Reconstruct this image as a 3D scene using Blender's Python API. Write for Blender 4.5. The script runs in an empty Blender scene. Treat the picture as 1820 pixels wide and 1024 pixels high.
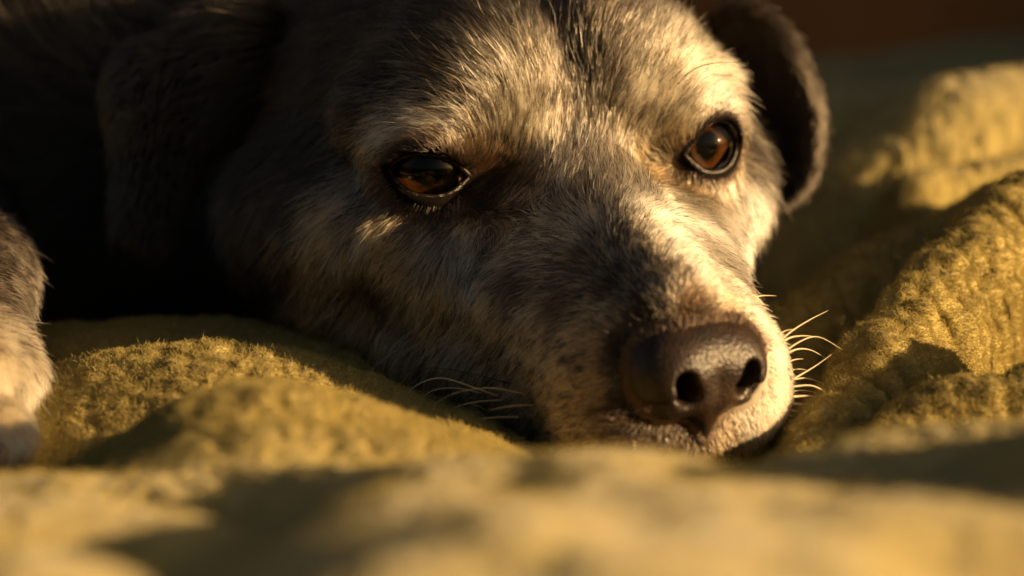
import bpy, math, time
import numpy as np
from mathutils import Vector
from mathutils.bvhtree import BVHTree

rng = np.random.default_rng(7)
T0 = time.time()
scene = bpy.context.scene
col = scene.collection

# ------------------------------------------------------------------ camera
CAM = np.array([0.0, 0.0, 0.115])
PITCH = math.radians(9.0)
LENS, SENSOR, W, H = 85.0, 36.0, 1820.0, 1024.0
cam_d = bpy.data.cameras.new("camera")
cam = bpy.data.objects.new("camera", cam_d)
col.objects.link(cam)
cam.location = CAM
cam.rotation_euler = (math.radians(90) - PITCH, 0, 0)
cam_d.lens = LENS
cam_d.sensor_width = SENSOR
cam_d.clip_start = 0.01
cam_d.clip_end = 200
cam_d.dof.use_dof = True
cam_d.dof.focus_distance = 0.525
cam_d.dof.aperture_fstop = 8.0
cam_d.dof.aperture_blades = 0
scene.camera = cam

# ------------------------------------------------------------------ world and sun
SUN_AZ = math.radians(16)      # swung this far from the right towards the camera
SUN_EL = math.radians(12.5)
world = bpy.data.worlds.new("World")
scene.world = world
world.use_nodes = True
nt = world.node_tree
sky = nt.nodes.new("ShaderNodeTexSky")
sky.sky_type = 'NISHITA'
sky.sun_disc = False
sky.sun_elevation = SUN_EL
sky.dust_density = 6.0
sky.air_density = 1.2
sky.ozone_density = 0.4
to_sun = np.array([math.cos(SUN_AZ) * math.cos(SUN_EL), -math.sin(SUN_AZ) * math.cos(SUN_EL), math.sin(SUN_EL)])
sky.sun_rotation = math.atan2(to_sun[0], to_sun[1])
bg = nt.nodes["Background"]
bg.inputs["Strength"].default_value = 0.022
nt.links.new(sky.outputs[0], bg.inputs[0])
sun_d = bpy.data.lights.new("sun", 'SUN')
sun_d.energy = 5.0
sun_d.angle = math.radians(0.5)
sun_d.color = (1.0, 0.64, 0.29)
sun = bpy.data.objects.new("sun", sun_d)
col.objects.link(sun)
sun.rotation_euler = Vector(-to_sun).to_track_quat('-Z', 'Y').to_euler()

scene.view_settings.view_transform = 'Standard'
scene.view_settings.look = 'None'
scene.view_settings.gamma = 1
scene.view_settings.use_curve_mapping = False
scene.view_settings.exposure = 1.25
scene.render.engine = 'CYCLES'
scene.cycles.use_denoising = True
scene.cycles.max_bounces = 10
scene.cycles.transparent_max_bounces = 12
try:
    scene.cycles_curves.shape = 'RIBBONS'
    scene.cycles_curves.subdivisions = 2
except Exception:
    pass

# ------------------------------------------------------------------ helpers
KPX = SENSOR / LENS / W
_f = np.array([0, math.cos(PITCH), -math.sin(PITCH)])
_u = np.array([0, math.sin(PITCH), math.cos(PITCH)])
_r = np.array([1.0, 0, 0])


def ray(px, py):
    return _f + _r * ((px - W / 2) * KPX) - _u * ((py - H / 2) * KPX)


def P(px, py, d):
    """world point seen at photo pixel (px, py), d metres away along the view axis"""
    return CAM + ray(px, py) * d


def link(o, parent=None):
    col.objects.link(o)
    if parent is not None:
        o.parent = parent
    return o


def tag(o, label=None, category=None, kind=None, group=None):
    for k, v in (("label", label), ("category", category), ("kind", kind), ("group", group)):
        if v:
            o[k] = v
    return o


def mesh_obj(name, verts, faces, mat, parent=None, smooth=True, outward=None):
    me = bpy.data.meshes.new(name)
    verts = np.ascontiguousarray(verts, dtype=np.float32)
    faces = np.ascontiguousarray(faces, dtype=np.int32)
    n, k = faces.shape
    me.vertices.add(len(verts))
    me.vertices.foreach_set("co", verts.ravel())
    me.loops.add(n * k)
    me.loops.foreach_set("vertex_index", faces.ravel())
    me.polygons.add(n)
    me.polygons.foreach_set("loop_start", np.arange(0, n * k, k, dtype=np.int32))
    me.polygons.foreach_set("use_smooth", np.full(n, smooth))
    me.update(calc_edges=True)
    me.validate()
    if outward is not None:
        c = np.empty(n * 3, np.float32); me.polygons.foreach_get("center", c)
        nn = np.empty(n * 3, np.float32); me.polygons.foreach_get("normal", nn)
        if ((c.reshape(-1, 3) - outward) * nn.reshape(-1, 3)).sum() < 0:
            me.flip_normals()
    me.materials.append(mat)
    return link(bpy.data.objects.new(name, me), parent)


def point_colors(me, name, rgb):
    a = me.attributes.new(name, 'FLOAT_COLOR', 'POINT')
    c = np.ones((len(rgb), 4), np.float32)
    c[:, :3] = rgb
    a.data.foreach_set("color", c.ravel())


def curves_obj(name, pts, rad, rgb, mat, parent=None):
    """pts (n,k,3) strands, rad (n,k), rgb (n,k,3) -> one hair-curves object"""
    n, k = pts.shape[:2]
    cu = bpy.data.hair_curves.new(name)
    cu.add_curves([k] * n)
    cu.attributes["position"].data.foreach_set("vector", np.ascontiguousarray(pts, np.float32).ravel())
    r = cu.attributes.get("radius") or cu.attributes.new("radius", 'FLOAT', 'POINT')
    r.data.foreach_set("value", np.ascontiguousarray(rad, np.float32).ravel())
    a = cu.attributes.new("hair_color", 'FLOAT_COLOR', 'POINT')
    c = np.ones((n, k, 4), np.float32)
    c[..., :3] = rgb
    a.data.foreach_set("color", c.ravel())
    cu.materials.append(mat)
    return link(bpy.data.objects.new(name, cu), parent)


def new_mat(name):
    m = bpy.data.materials.new(name)
    m.use_nodes = True
    return m, m.node_tree, m.node_tree.nodes["Principled BSDF"]


def tube(points, radii, seg=8):
    """tapered tube along points"""
    pts = np.asarray(points, float)
    n = len(pts)
    tang = np.gradient(pts, axis=0)
    tang /= np.linalg.norm(tang, axis=1)[:, None] + 1e-12
    ref = np.array([0.31, 0.2, 0.93])
    v, f = [], []
    for i in range(n):
        a = np.cross(tang[i], ref); a /= np.linalg.norm(a)
        b = np.cross(tang[i], a)
        for j in range(seg):
            t = 2 * math.pi * j / seg
            v.append(pts[i] + radii[i] * (a * math.cos(t) + b * math.sin(t)))
    for i in range(n - 1):
        for j in range(seg):
            j2 = (j + 1) % seg
            f.append((i * seg + j, i * seg + j2, (i + 1) * seg + j2, (i + 1) * seg + j))
    return np.array(v), np.array(f)


# value noise / worley, vectorised
def _hash(ix, iy, iz, s=0):
    h = (ix.astype(np.int64) * 374761393 + iy.astype(np.int64) * 668265263 + iz.astype(np.int64) * 2147483647 + s * 1274126177) & 0xffffffff
    h = ((h ^ (h >> 13)) * 1274126177) & 0xffffffff
    h = ((h ^ (h >> 16)) * 2246822519) & 0xffffffff
    return ((h ^ (h >> 15)) & 0xffffff) / float(0xffffff)


def vnoise(p, s=0):
    i = np.floor(p).astype(np.int64)
    f = p - i
    f = f * f * (3 - 2 * f)
    out = 0
    for dx in (0, 1):
        wx = f[:, 0] if dx else 1 - f[:, 0]
        for dy in (0, 1):
            wy = f[:, 1] if dy else 1 - f[:, 1]
            for dz in (0, 1):
                wz = f[:, 2] if dz else 1 - f[:, 2]
                out = out + wx * wy * wz * _hash(i[:, 0] + dx, i[:, 1] + dy, i[:, 2] + dz, s)
    return out


def fbm(p, octv=3, s=0):
    o, a, t = 0, 1.0, 0
    for k in range(octv):
        o = o + a * vnoise(p * (2.03 ** k), s + k)
        t += a
        a *= 0.5
    return o / t


def worley2(p, s=0):
    i = np.floor(p).astype(np.int64)
    best = np.full(len(p), 9.0)
    z = np.zeros(len(p), np.int64)
    for dx in (-1, 0, 1):
        for dy in (-1, 0, 1):
            cx, cy = i[:, 0] + dx, i[:, 1] + dy
            qx = cx + 0.02 + 0.96 * _hash(cx, cy, z, s)
            qy = cy + 0.02 + 0.96 * _hash(cx, cy, z, s + 11)
            d = (p[:, 0] - qx) ** 2 + (p[:, 1] - qy) ** 2
            best = np.minimum(best, d)
    return np.sqrt(best)


def worley3(p, s=0):
    i = np.floor(p).astype(np.int64)
    best = np.full(len(p), 9.0)
    for dx in (-1, 0, 1):
        for dy in (-1, 0, 1):
            for dz in (-1, 0, 1):
                cx, cy, cz = i[:, 0] + dx, i[:, 1] + dy, i[:, 2] + dz
                d = (p[:, 0] - cx - _hash(cx, cy, cz, s)) ** 2 + (p[:, 1] - cy - _hash(cx, cy, cz, s + 11)) ** 2 + (p[:, 2] - cz - _hash(cx, cy, cz, s + 23)) ** 2
                best = np.minimum(best, d)
    return np.sqrt(best)


# signed-distance building blocks (millimetres)
def ell(Q, c, r):
    p = Q - np.asarray(c, np.float32)
    r = np.asarray(r, np.float32)
    k0 = np.linalg.norm(p / r, axis=1)
    k1 = np.linalg.norm(p / (r * r), axis=1)
    return k0 * (k0 - 1) / np.maximum(k1, 1e-6)


def cap(Q, a, b, ra, rb):
    a = np.asarray(a, np.float32); b = np.asarray(b, np.float32)
    ab = b - a
    t = np.clip(((Q - a) @ ab) / (ab @ ab), 0, 1)
    return np.linalg.norm(Q - a - t[:, None] * ab, axis=1) - (ra + (rb - ra) * t)


def smin(a, b, k):
    h = np.clip(0.5 + 0.5 * (b - a) / k, 0, 1)
    return b + (a - b) * h - k * h * (1 - h)


def smax(a, b, k):
    return -smin(-a, -b, k)


def surface_nets(gx, gy, gz, fn, B=4):
    """mesh of fn = 0 on a rectilinear grid, evaluated only near the surface"""
    nx, ny, nz = len(gx), len(gy), len(gz)
    cx, cy, cz = [np.arange(0, n + B, B).clip(max=n - 1) for n in (nx, ny, nz)]
    mx, my, mz = [0.5 * (g[c[:-1]] + g[c[1:]]) for g, c in ((gx, cx), (gy, cy), (gz, cz))]
    X = np.stack(np.meshgrid(mx, my, mz, indexing='ij'), -1).reshape(-1, 3).astype(np.float32)
    S = fn(X).reshape(len(mx), len(my), len(mz))
    hx, hy, hz = [0.5 * np.diff(g[c]) for g, c in ((gx, cx), (gy, cy), (gz, cz))]
    rad = np.sqrt(hx[:, None, None] ** 2 + hy[None, :, None] ** 2 + hz[None, None, :] ** 2)
    near = np.abs(S) < rad * 1.6 + 1.0
    up = lambda A: A.repeat(B, 0).repeat(B, 1).repeat(B, 2)[:nx, :ny, :nz]
    F = up(S).astype(np.float32)
    M = up(near)
    # pad one on the high side
    idx = np.argwhere(M)
    pts = np.stack([gx[idx[:, 0]], gy[idx[:, 1]], gz[idx[:, 2]]], -1).astype(np.float32)
    vals = np.concatenate([fn(pts[i:i + 400000]) for i in range(0, len(pts), 400000)])
    F[M] = vals
    sg = F < 0
    cnt = np.zeros((nx - 1, ny - 1, nz - 1), np.int8)
    for dx in (0, 1):
        for dy in (0, 1):
            for dz in (0, 1):
                cnt += sg[dx:nx - 1 + dx, dy:ny - 1 + dy, dz:nz - 1 + dz]
    act = (cnt > 0) & (cnt < 8)
    cells = np.argwhere(act)
    vid = np.full(act.shape, -1, np.int32)
    vid[act] = np.arange(len(cells))
    acc = np.zeros((len(cells), 3)); num = np.zeros(len(cells))
    g = (gx, gy, gz)
    corners = [(a, b, c) for a in (0, 1) for b in (0, 1) for c in (0, 1)]
    for a in corners:
        for ax in range(3):
            if a[ax]:
                continue
            b = list(a); b[ax] = 1
            ia = cells + np.array(a); ib = cells + np.array(b)
            fa = F[ia[:, 0], ia[:, 1], ia[:, 2]]; fb = F[ib[:, 0], ib[:, 1], ib[:, 2]]
            m = (fa < 0) != (fb < 0)
            t = fa[m] / (fa[m] - fb[m])
            p = np.stack([g[k][ia[m, k]] * (1 - t) + g[k][ib[m, k]] * t for k in range(3)], -1)
            acc[m] += p; num[m] += 1
    V = acc / num[:, None]
    quads = []
    for ax in range(3):
        sl0 = [slice(None)] * 3; sl1 = [slice(None)] * 3
        sl0[ax] = slice(0, -1); sl1[ax] = slice(1, None)
        ch = sg[tuple(sl0)] != sg[tuple(sl1)]
        e = np.argwhere(ch)
        o1, o2 = [k for k in range(3) if k != ax]
        lim = act.shape
        ok = (e[:, o1] > 0) & (e[:, o2] > 0) & (e[:, o1] < lim[o1]) & (e[:, o2] < lim[o2])
        e = e[ok]
        def at(d1, d2):
            q = e.copy(); q[:, o1] += d1; q[:, o2] += d2
            return vid[q[:, 0], q[:, 1], q[:, 2]]
        q = np.stack([at(-1, -1), at(0, -1), at(0, 0), at(-1, 0)], -1)
        flip = sg[e[:, 0], e[:, 1], e[:, 2]]
        if ax == 1:
            flip = ~flip
        q[~flip] = q[~flip][:, ::-1]
        quads.append(q)
    q = np.concatenate(quads)
    q = q[(q >= 0).all(1)]
    return V, q


def vert_normals(V, Fq):
    n = np.cross(V[Fq[:, 2]] - V[Fq[:, 0]], V[Fq[:, 3]] - V[Fq[:, 1]])
    N = np.zeros_like(V)
    for k in range(4):
        for ax in range(3):
            N[:, ax] += np.bincount(Fq[:, k], weights=n[:, ax], minlength=len(V))
    return N / (np.linalg.norm(N, axis=1)[:, None] + 1e-12)


# ------------------------------------------------------------------ head pose
YAW, HP, ROLL = math.radians(19.5), math.radians(3.9), math.radians(-2.8)
HT = np.array([12.4, 548.4, 57.1])      # mm, world


def rotm(yaw, pit, roll):
    cz, sz = math.cos(yaw), math.sin(yaw)
    cx, sx = math.cos(pit), math.sin(pit)
    cy, sy = math.cos(roll), math.sin(roll)
    return (np.array([[cz, -sz, 0], [sz, cz, 0], [0, 0, 1]]) @ np.array([[1, 0, 0], [0, cx, -sx], [0, sx, cx]])
            @ np.array([[cy, 0, sy], [0, 1, 0], [-sy, 0, cy]]) @ np.diag([1, -1, 1]))


HR = rotm(YAW, HP, ROLL)


def to_head(Xmm):
    return ((Xmm - HT) @ HR).astype(np.float32)


def from_head(Q):
    return np.asarray(Q, float) @ HR.T + HT


# eyes, in head millimetres: x to the dog's left, y forward, z up
EYE_R = 10.6
EYE_C = np.array([31.5, -3.6, 1.3])
EYE_OUT = math.radians(20)


def eye_frame(s):
    a = EYE_OUT
    e3 = np.array([s * math.sin(a), math.cos(a), 0.0])
    e1 = np.array([s * math.cos(a), -math.sin(a), 0.0])
    e2 = np.array([0, 0, 1.0])
    t = math.radians(8 if s < 0 else 4)      # outer corner a little higher
    return e1 * math.cos(t) + e2 * math.sin(t), e2 * math.cos(t) - e1 * math.sin(t), e3, EYE_C * np.array([s, 1, 1])


# (half width, upper lid height, lower lid height)
LIDS = {-1: (9.0, 4.6, 4.7), 1: (8.2, 6.6, 5.3)}


def lid_curve(a, w, h):
    return h * np.maximum(1 - np.abs(a / w) ** 2.6, -0.6)


def head_sdf(Xmm, with_eyes=True):
    Qf = to_head(Xmm)
    Q = Qf.copy()
    Q[:, 0] = np.sqrt(Q[:, 0] ** 2 + 1.0)
    d = ell(Q, (0, -52, 6), (45, 60, 38))                               # braincase
    d = smin(d, ell(Q, (17, -17, 17.5), (22.5, 24, 18.5)), 10)                 # frontal bones
    d = smin(d, cap(Q, (17, -8, 14), (40, -14, 12), 7, 7.2), 8)              # brow ridge
    d = smin(d, cap(Q, (40, -4, -14), (50, -45, -14), 9, 15), 12)        # cheekbone
    d = smin(d, ell(Q, (36, -42, -28), (22, 34, 28)), 14)
    d = smin(d, ell(Q, (28, -8, -40), (15, 22, 15)), 10)                 # cheek fold                # jaw muscle
    d = smin(d, cap(Q, (0, 4, -8), (0, 62, -21), 15, 10.5), 8)           # bridge of the muzzle
    d = smin(d, cap(Q, (17, 2, -22), (10, 56, -31), 19, 13), 10)         # side of the muzzle
    d = smin(d, ell(Q, (25.5, 0, -22), (15, 17, 12.5)), 9)                   # below the eye
    d = smin(d, cap(Q, (21, 8, -41), (12, 58, -43), 13, 11.5), 9)          # hanging lip
    d = smin(d, ell(Q, (12.8, 58, -39), (13.2, 13.5, 15.5)), 7)
    d = smin(d, ell(nose_local(Qf), (0, 64, -46), (10, 9, 9)), 6)                     # lip under the nose                # whisker pad
    d = smin(d, cap(Q, (6, -20, -54), (3, 52, -58), 17, 8), 4)           # lower jaw
    d = smin(d, cap(Q, (0, -60, -12), (0, -150, -30), 46, 60), 24)       # neck
    # stop: hollow between the eyes; furrow up the forehead
    d = d + 2.6 * np.exp(-(Q[:, 0] / 6.5) ** 2) * np.clip((Q[:, 2] - 6) / 14, 0, 1)
    # seam under the nose and mouth line
    Qn = nose_local(Qf)
    d = smax(d, -cap(Qn, (0, 76, -36), (0, 73, -55), 0.6, 0.7), 2.0)
    d = smax(d, -cap(Q, (1, 70, -56), (17, 45, -56), 0.6, 0.7), 2.0)
    # eyes
    for s in (-1, 1):
        e1, e2, e3, c = eye_frame(s)
        p = Qf - c.astype(np.float32)
        r = np.linalg.norm(p, axis=1)
        a, b, o = p @ e1, p @ e2, p @ e3
        w, hu, hl = LIDS[s]
        lid = smin(ell(Qf, c + e2 * 1.5, (EYE_R + 2.6,) * 3), ell(Qf, c + e2 * 5 - e3 * 1, (12, 11, 9)), 3)
        d = smin(d, lid, 6)
        # pocket round the inner corner
        ic = c - e1 * 11.5 - e2 * 3 + e3 * 9
        d = d + 2.6 * np.exp(-(((Qf - ic.astype(np.float32)) / 5.5) ** 2).sum(1))
        al = np.maximum(b - lid_curve(a, w, hu), -lid_curve(a, w, hl) - b)
        al = np.maximum(al, -(o - 2.0))
        al = np.maximum(al, r - 22)
        d = smax(d, -al, 1.6)
        d = np.maximum(d, -(r - EYE_R - 0.15))
    # room for the nose pad
    d = smax(d, -(nose_sdf_q(Qn) + 1.2), 1.2)
    return d


NOSE_YAW = math.radians(11)


def nose_local(Qf):
    """head millimetres turned into the nose pad's own frame, mirrored to x >= 0"""
    c, s_ = math.cos(NOSE_YAW), math.sin(NOSE_YAW)
    x, y = Qf[:, 0] + 0.9, Qf[:, 1] - 60
    Q = np.stack([c * x - s_ * y, s_ * x + c * y + 60, Qf[:, 2]], -1).astype(np.float32)
    Q[:, 0] = np.sqrt(Q[:, 0] ** 2 + 0.15)
    return Q


def nose_sdf_q(Q):
    """nose pad, head millimetres; Q already mirrored to x >= 0"""
    d = ell(Q, (0, 67.5, -28.6), (13.6, 11.5, 9.4))
    d = smin(d, ell(Q, (7.8, 70, -31.7), (8.0, 9.4, 8.6)), 5)
    d = smin(d, cap(Q, (0, 74, -36.5), (0, 72.5, -44), 3.4, 1.8), 5)
    return d


def nose_sdf(Xmm):
    Q = nose_local(to_head(Xmm))
    d = nose_sdf_q(Q)
    d = smax(d, -cap(Q, (7.2, 82, -35.2), (6.5, 69, -31), 2.9, 1.8), 1.6)
    d = smax(d, -cap(Q, (8.3, 81, -31.6), (7, 70, -29), 2.4, 1.6), 1.6)        # nostril
    d = smax(d, -cap(Q, (8.6, 79.5, -36.4), (16.4, 71.0, -36.6), 2.0, 1.1), 1.6)   # slit to the side
    d = smax(d, -cap(Q, (0, 81, -30), (0, 77, -46), 0.8, 1.1), 1.8)          # middle groove
    return d



# ------------------------------------------------------------------ materials
def hair_mat(name, rough=0.32, radial=0.6, coat=0.0):
    m = bpy.data.materials.new(name)
    m.use_nodes = True
    t = m.node_tree
    t.nodes.clear()
    out = t.nodes.new("ShaderNodeOutputMaterial")
    h = t.nodes.new("ShaderNodeBsdfHairPrincipled")
    h.model = 'CHIANG'
    h.parametrization = 'COLOR'
    at = t.nodes.new("ShaderNodeAttribute")
    at.attribute_name = "hair_color"
    t.links.new(at.outputs["Color"], h.inputs["Color"])
    h.inputs["Roughness"].default_value = rough
    h.inputs["Radial Roughness"].default_value = radial
    h.inputs["Coat"].default_value = coat
    h.inputs["Random Roughness"].default_value = 0.2
    t.links.new(h.outputs[0], out.inputs[0])
    return m


def attr_mat(name, attr, rough=0.9, spec=0.2, sheen=0.0):
    m, t, b = new_mat(name)
    at = t.nodes.new("ShaderNodeAttribute")
    at.attribute_name = attr
    t.links.new(at.outputs["Color"], b.inputs["Base Color"])
    b.inputs["Roughness"].default_value = rough
    b.inputs["Specular IOR Level"].default_value = spec
    b.inputs["Sheen Weight"].default_value = sheen
    return m


def plain_mat(name, rgb, rough=0.5, spec=0.5, noise=0.0, scale=400.0, bump=0.0):
    m, t, b = new_mat(name)
    tc = t.nodes.new("ShaderNodeTexCoord")
    nz = t.nodes.new("ShaderNodeTexNoise")
    nz.inputs["Scale"].default_value = scale
    nz.inputs["Detail"].default_value = 6
    t.links.new(tc.outputs["Object"], nz.inputs["Vector"])
    rp = t.nodes.new("ShaderNodeValToRGB")
    rp.color_ramp.elements[0].position = 0.3
    rp.color_ramp.elements[1].position = 0.7
    rp.color_ramp.elements[0].color = tuple(c * (1 - noise) for c in rgb) + (1,)
    rp.color_ramp.elements[1].color = tuple(min(1, c * (1 + noise)) for c in rgb) + (1,)
    t.links.new(nz.outputs["Fac"], rp.inputs["Fac"])
    t.links.new(rp.outputs["Color"], b.inputs["Base Color"])
    b.inputs["Roughness"].default_value = rough
    b.inputs["Specular IOR Level"].default_value = spec
    if bump:
        bp = t.nodes.new("ShaderNodeBump")
        bp.inputs["Strength"].default_value = bump
        bp.inputs["Distance"].default_value = 0.0006
        t.links.new(nz.outputs["Fac"], bp.inputs["Height"])
        t.links.new(bp.outputs["Normal"], b.inputs["Normal"])
    return m


# ------------------------------------------------------------------ setting behind
wall_mat = plain_mat("dark_brown_plaster", (0.016, 0.008, 0.004), 0.9, 0.1, 0.4, 6.0)
wv = np.array([[-3.0, 2.2, -1.0], [3.0, 2.2, -1.0], [3.0, 2.2, 2.5], [-3.0, 2.2, 2.5]])
wv = np.concatenate([wv, wv + [0, 0.1, 0]])
wall = mesh_obj("wall", wv, np.array([[0, 1, 2, 3], [5, 4, 7, 6], [3, 2, 6, 7], [1, 5, 6, 2], [4, 0, 3, 7], [4, 5, 1, 0]]), wall_mat, smooth=False)
tag(wall, kind="structure")

# ------------------------------------------------------------------ blanket
# folds: crest points (photo pixel x, y, distance), half width in metres, how far it stands above its foot
FOLDS = [
    # foreground swell across the whole picture
    dict(c=[(-700, 860, .40), (-200, 846, .40), (60, 838, .40), (420, 826, .398), (640, 812, .39), (880, 800, .38), (1080, 806, .38), (1250, 838, .385), (1380, 832, .385), (1500, 792, .39), (1620, 758, .395), (1820, 738, .395), (2300, 720, .40)], w=.022, h=.05),
    # humps running towards the lens, with hollows between
    dict(c=[(960, 812, .374), (870, 838, .34), (810, 900, .30), (830, 1060, .25), (850, 1300, .20), (850, 1700, .15)], w=.030, h=.05),
    dict(c=[(1130, 822, .372), (1110, 846, .34), (1080, 900, .30), (1060, 1060, .25), (1050, 1300, .20)], w=.026, h=.05),
    dict(c=[(1640, 800, .375), (1560, 850, .34), (1500, 930, .30), (1480, 1100, .25), (1480, 1400, .19)], w=.036, h=.05),
    dict(c=[(2500, 900, .31), (1900, 900, .31), (1700, 905, .31)], w=.035, h=.05),
    dict(c=[(-700, 960, .30), (-200, 975, .29), (-40, 1010, .28)], w=.028, h=.04),
    dict(c=[(-200, 880, .355), (60, 872, .36), (200, 880, .36)], w=.02, h=.03),
    # unseen low swell at the right, added to shadow the slope under the crest
    dict(c=[(2130, 690, .35), (2230, 665, .36), (2400, 670, .37)], w=.022, h=.05),
    # sunlit ridge left of the muzzle and the two darker ones behind it
    dict(c=[(60, 880, .425), (180, 835, .435), (250, 760, .440), (340, 700, .443), (480, 676, .447), (620, 706, .45), (760, 760, .447), (840, 792, .44), (930, 830, .43)], w=.017, h=.03),
    dict(c=[(200, 840, .415), (270, 800, .418), (360, 760, .42), (520, 745, .423), (700, 770, .425)], w=.013, h=.02),
    dict(c=[(-300, 690, .535), (0, 672, .53), (130, 636, .525), (280, 612, .522), (420, 606, .52), (560, 640, .515), (700, 700, .505), (820, 765, .485), (960, 850, .475)], w=.019, h=.03),
    dict(c=[(-300, 600, .60), (60, 580, .59), (230, 556, .582), (380, 562, .575), (520, 590, .565), (640, 640, .55), (760, 715, .53)], w=.018, h=.03),
    # right: thick rolled edge running away, and its neighbours
    dict(c=[(1450, 800, .492), (1500, 705, .508), (1565, 600, .525), (1635, 515, .542), (1715, 420, .562), (1795, 335, .582), (1960, 290, .61), (2200, 310, .65)], w=.0105, h=.035, s=1.9, e=2.2, rib=.0021),
    dict(c=[(1600, 752, .492), (1660, 692, .498), (1740, 664, .50), (1830, 650, .502), (1960, 600, .503), (2120, 530, .503), (2300, 500, .505)], w=.008, h=.035, s=1.8, e=2.2, rib=.0012),  # unseen right end raised to throw shade into the crease
    dict(c=[(1365, 690, .555), (1385, 585, .585), (1440, 520, .60), (1540, 455, .615), (1660, 385, .63), (1800, 310, .645), (2000, 285, .66)], w=.014, h=.04, s=1.6, e=1.8),
    dict(c=[(1330, 520, .70), (1400, 405, .71), (1500, 285, .725), (1600, 192, .74), (1700, 135, .755), (1800, 115, .765), (2000, 105, .78)], w=.030, h=.07, s=.9, e=1.3),
    dict(c=[(1640, 300, .69), (1730, 285, .70), (1850, 262, .71), (2000, 240, .72)], w=.010, h=.03, s=1.4, e=1.8),
    dict(c=[(1280, 330, .95), (1380, 200, .98), (1480, 150, 1.0), (1620, 140, 1.02), (1760, 100, 1.04), (1900, 80, 1.06), (2300, 60, 1.1)], w=.05, h=.06),
    # unseen heap of blanket off to the right, added to shade the back folds
    dict(c=[(2270, -230, .90), (2350, -300, .97), (2350, -420, 1.1), (2250, -420, 1.35)], w=.05, h=.25, s=1.3, e=1.7),
    dict(c=[(1100, 150, 1.25), (1400, 105, 1.28), (1600, 90, 1.3), (1800, 62, 1.33), (2300, 50, 1.38)], w=.07, h=.08),
]
FLOOR = -0.016
NC, NR = 860, 840
uu = np.linspace(-1, 1, NC)
ang = np.where(np.abs(uu) < 0.86, uu / 0.86 * 0.245, np.sign(uu) * (0.245 + (np.abs(uu) - 0.86) / 0.14 * 0.6))
vv = np.linspace(0, 1, NR)
dist = 0.16 * (1.75 / 0.16) ** (vv ** 1.0)
# more rows where the sharp folds lie
wrow = np.interp(dist, [0.16, .36, .40, .62, .75, 1.75], [1, 1, 2.6, 2.6, 1, .6]) / dist
cum = np.concatenate([[0], np.cumsum(0.5 * (wrow[1:] + wrow[:-1]) * np.diff(dist))])
dist = np.interp(np.linspace(0, cum[-1], NR), cum, dist)
A, D = np.meshgrid(ang, dist, indexing='xy')
BX, BY = (D * np.tan(A)).ravel(), D.ravel()


def fold_height(x, y, warp=True):
    p = np.stack([x, y, np.zeros_like(x)], -1)
    if warp:
        x = x + 0.005 * (fbm(p * 28, 2, 3) - 0.5)
        y = y + 0.007 * (fbm(p * 28, 2, 9) - 0.5)
    z = np.full(len(x), FLOOR) + 0.004 * (fbm(p * 30, 2, 5) - .5)
    for fo in FOLDS:
        c = np.array([P(*q) for q in fo['c']])
        # resample smoothly
        t = np.linspace(0, len(c) - 1, len(c) * 5)
        i = np.clip(t.astype(int), 0, len(c) - 2)
        f = (t - i)[:, None]
        p0, p1, p2, p3 = c[np.maximum(i - 1, 0)], c[i], c[i + 1], c[np.minimum(i + 2, len(c) - 1)]
        c = 0.5 * (2 * p1 + (p2 - p0) * f + (2 * p0 - 5 * p1 + 4 * p2 - p3) * f ** 2 + (3 * p1 - p0 - 3 * p2 + p3) * f ** 3)
        mg = 0.10 + fo['w'] * 3
        lo, hi = c[:, :2].min(0) - mg, c[:, :2].max(0) + mg
        sel = np.where((x > lo[0]) & (x < hi[0]) & (y > lo[1]) & (y < hi[1]))[0]
        xa, ya, za = x, y, z
        x, y = x[sel], y[sel]
        best = np.full(len(x), 1e9)
        zc = np.zeros(len(x))
        run = np.zeros(len(x))
        seg_l = np.concatenate([[0], np.cumsum(np.linalg.norm(np.diff(c, axis=0), axis=1))])
        for k in range(len(c) - 1):
            a, b = c[k], c[k + 1]
            ab = b[:2] - a[:2]
            tt = np.clip(((x - a[0]) * ab[0] + (y - a[1]) * ab[1]) / (ab @ ab + 1e-12), 0, 1)
            dd = (x - a[0] - tt * ab[0]) ** 2 + (y - a[1] - tt * ab[1]) ** 2
            m = dd < best
            best[m] = dd[m]
            zc[m] = (a[2] + (b[2] - a[2]) * tt)[m]
            run[m] = (seg_l[k] + (seg_l[k + 1] - seg_l[k]) * tt)[m]
        r = np.sqrt(best) / fo['w']
        drop = fo.get('s', .62) * fo['w'] * np.where(r < 1, 1 - np.sqrt(np.maximum(1 - 0.75 * r * r, 0.0)), 0.5 + fo.get('e', .75) * (r - 1))
        zz = zc - 0.0032 - drop
        if 'rib' in fo:                     # the roll is gathered in slanting puckers
            ph = run / 0.0068 + 0.45 * r + 0.9 * fbm(np.stack([x, y, 0 * x], -1) * 90, 2, 88)
            zz = zz + fo['rib'] * np.abs(np.sin(math.pi * ph)) * np.clip(1.9 - r, 0, 1)
        x, y = xa, ya
        z[sel] = -smin(-z[sel], -zz, 0.005)
    return z + 0.0065 * (fbm(p * 36, 2, 15) - .5) * np.interp(y, [.37, .40], [1, .25])


BZ = fold_height(BX, BY)


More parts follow.
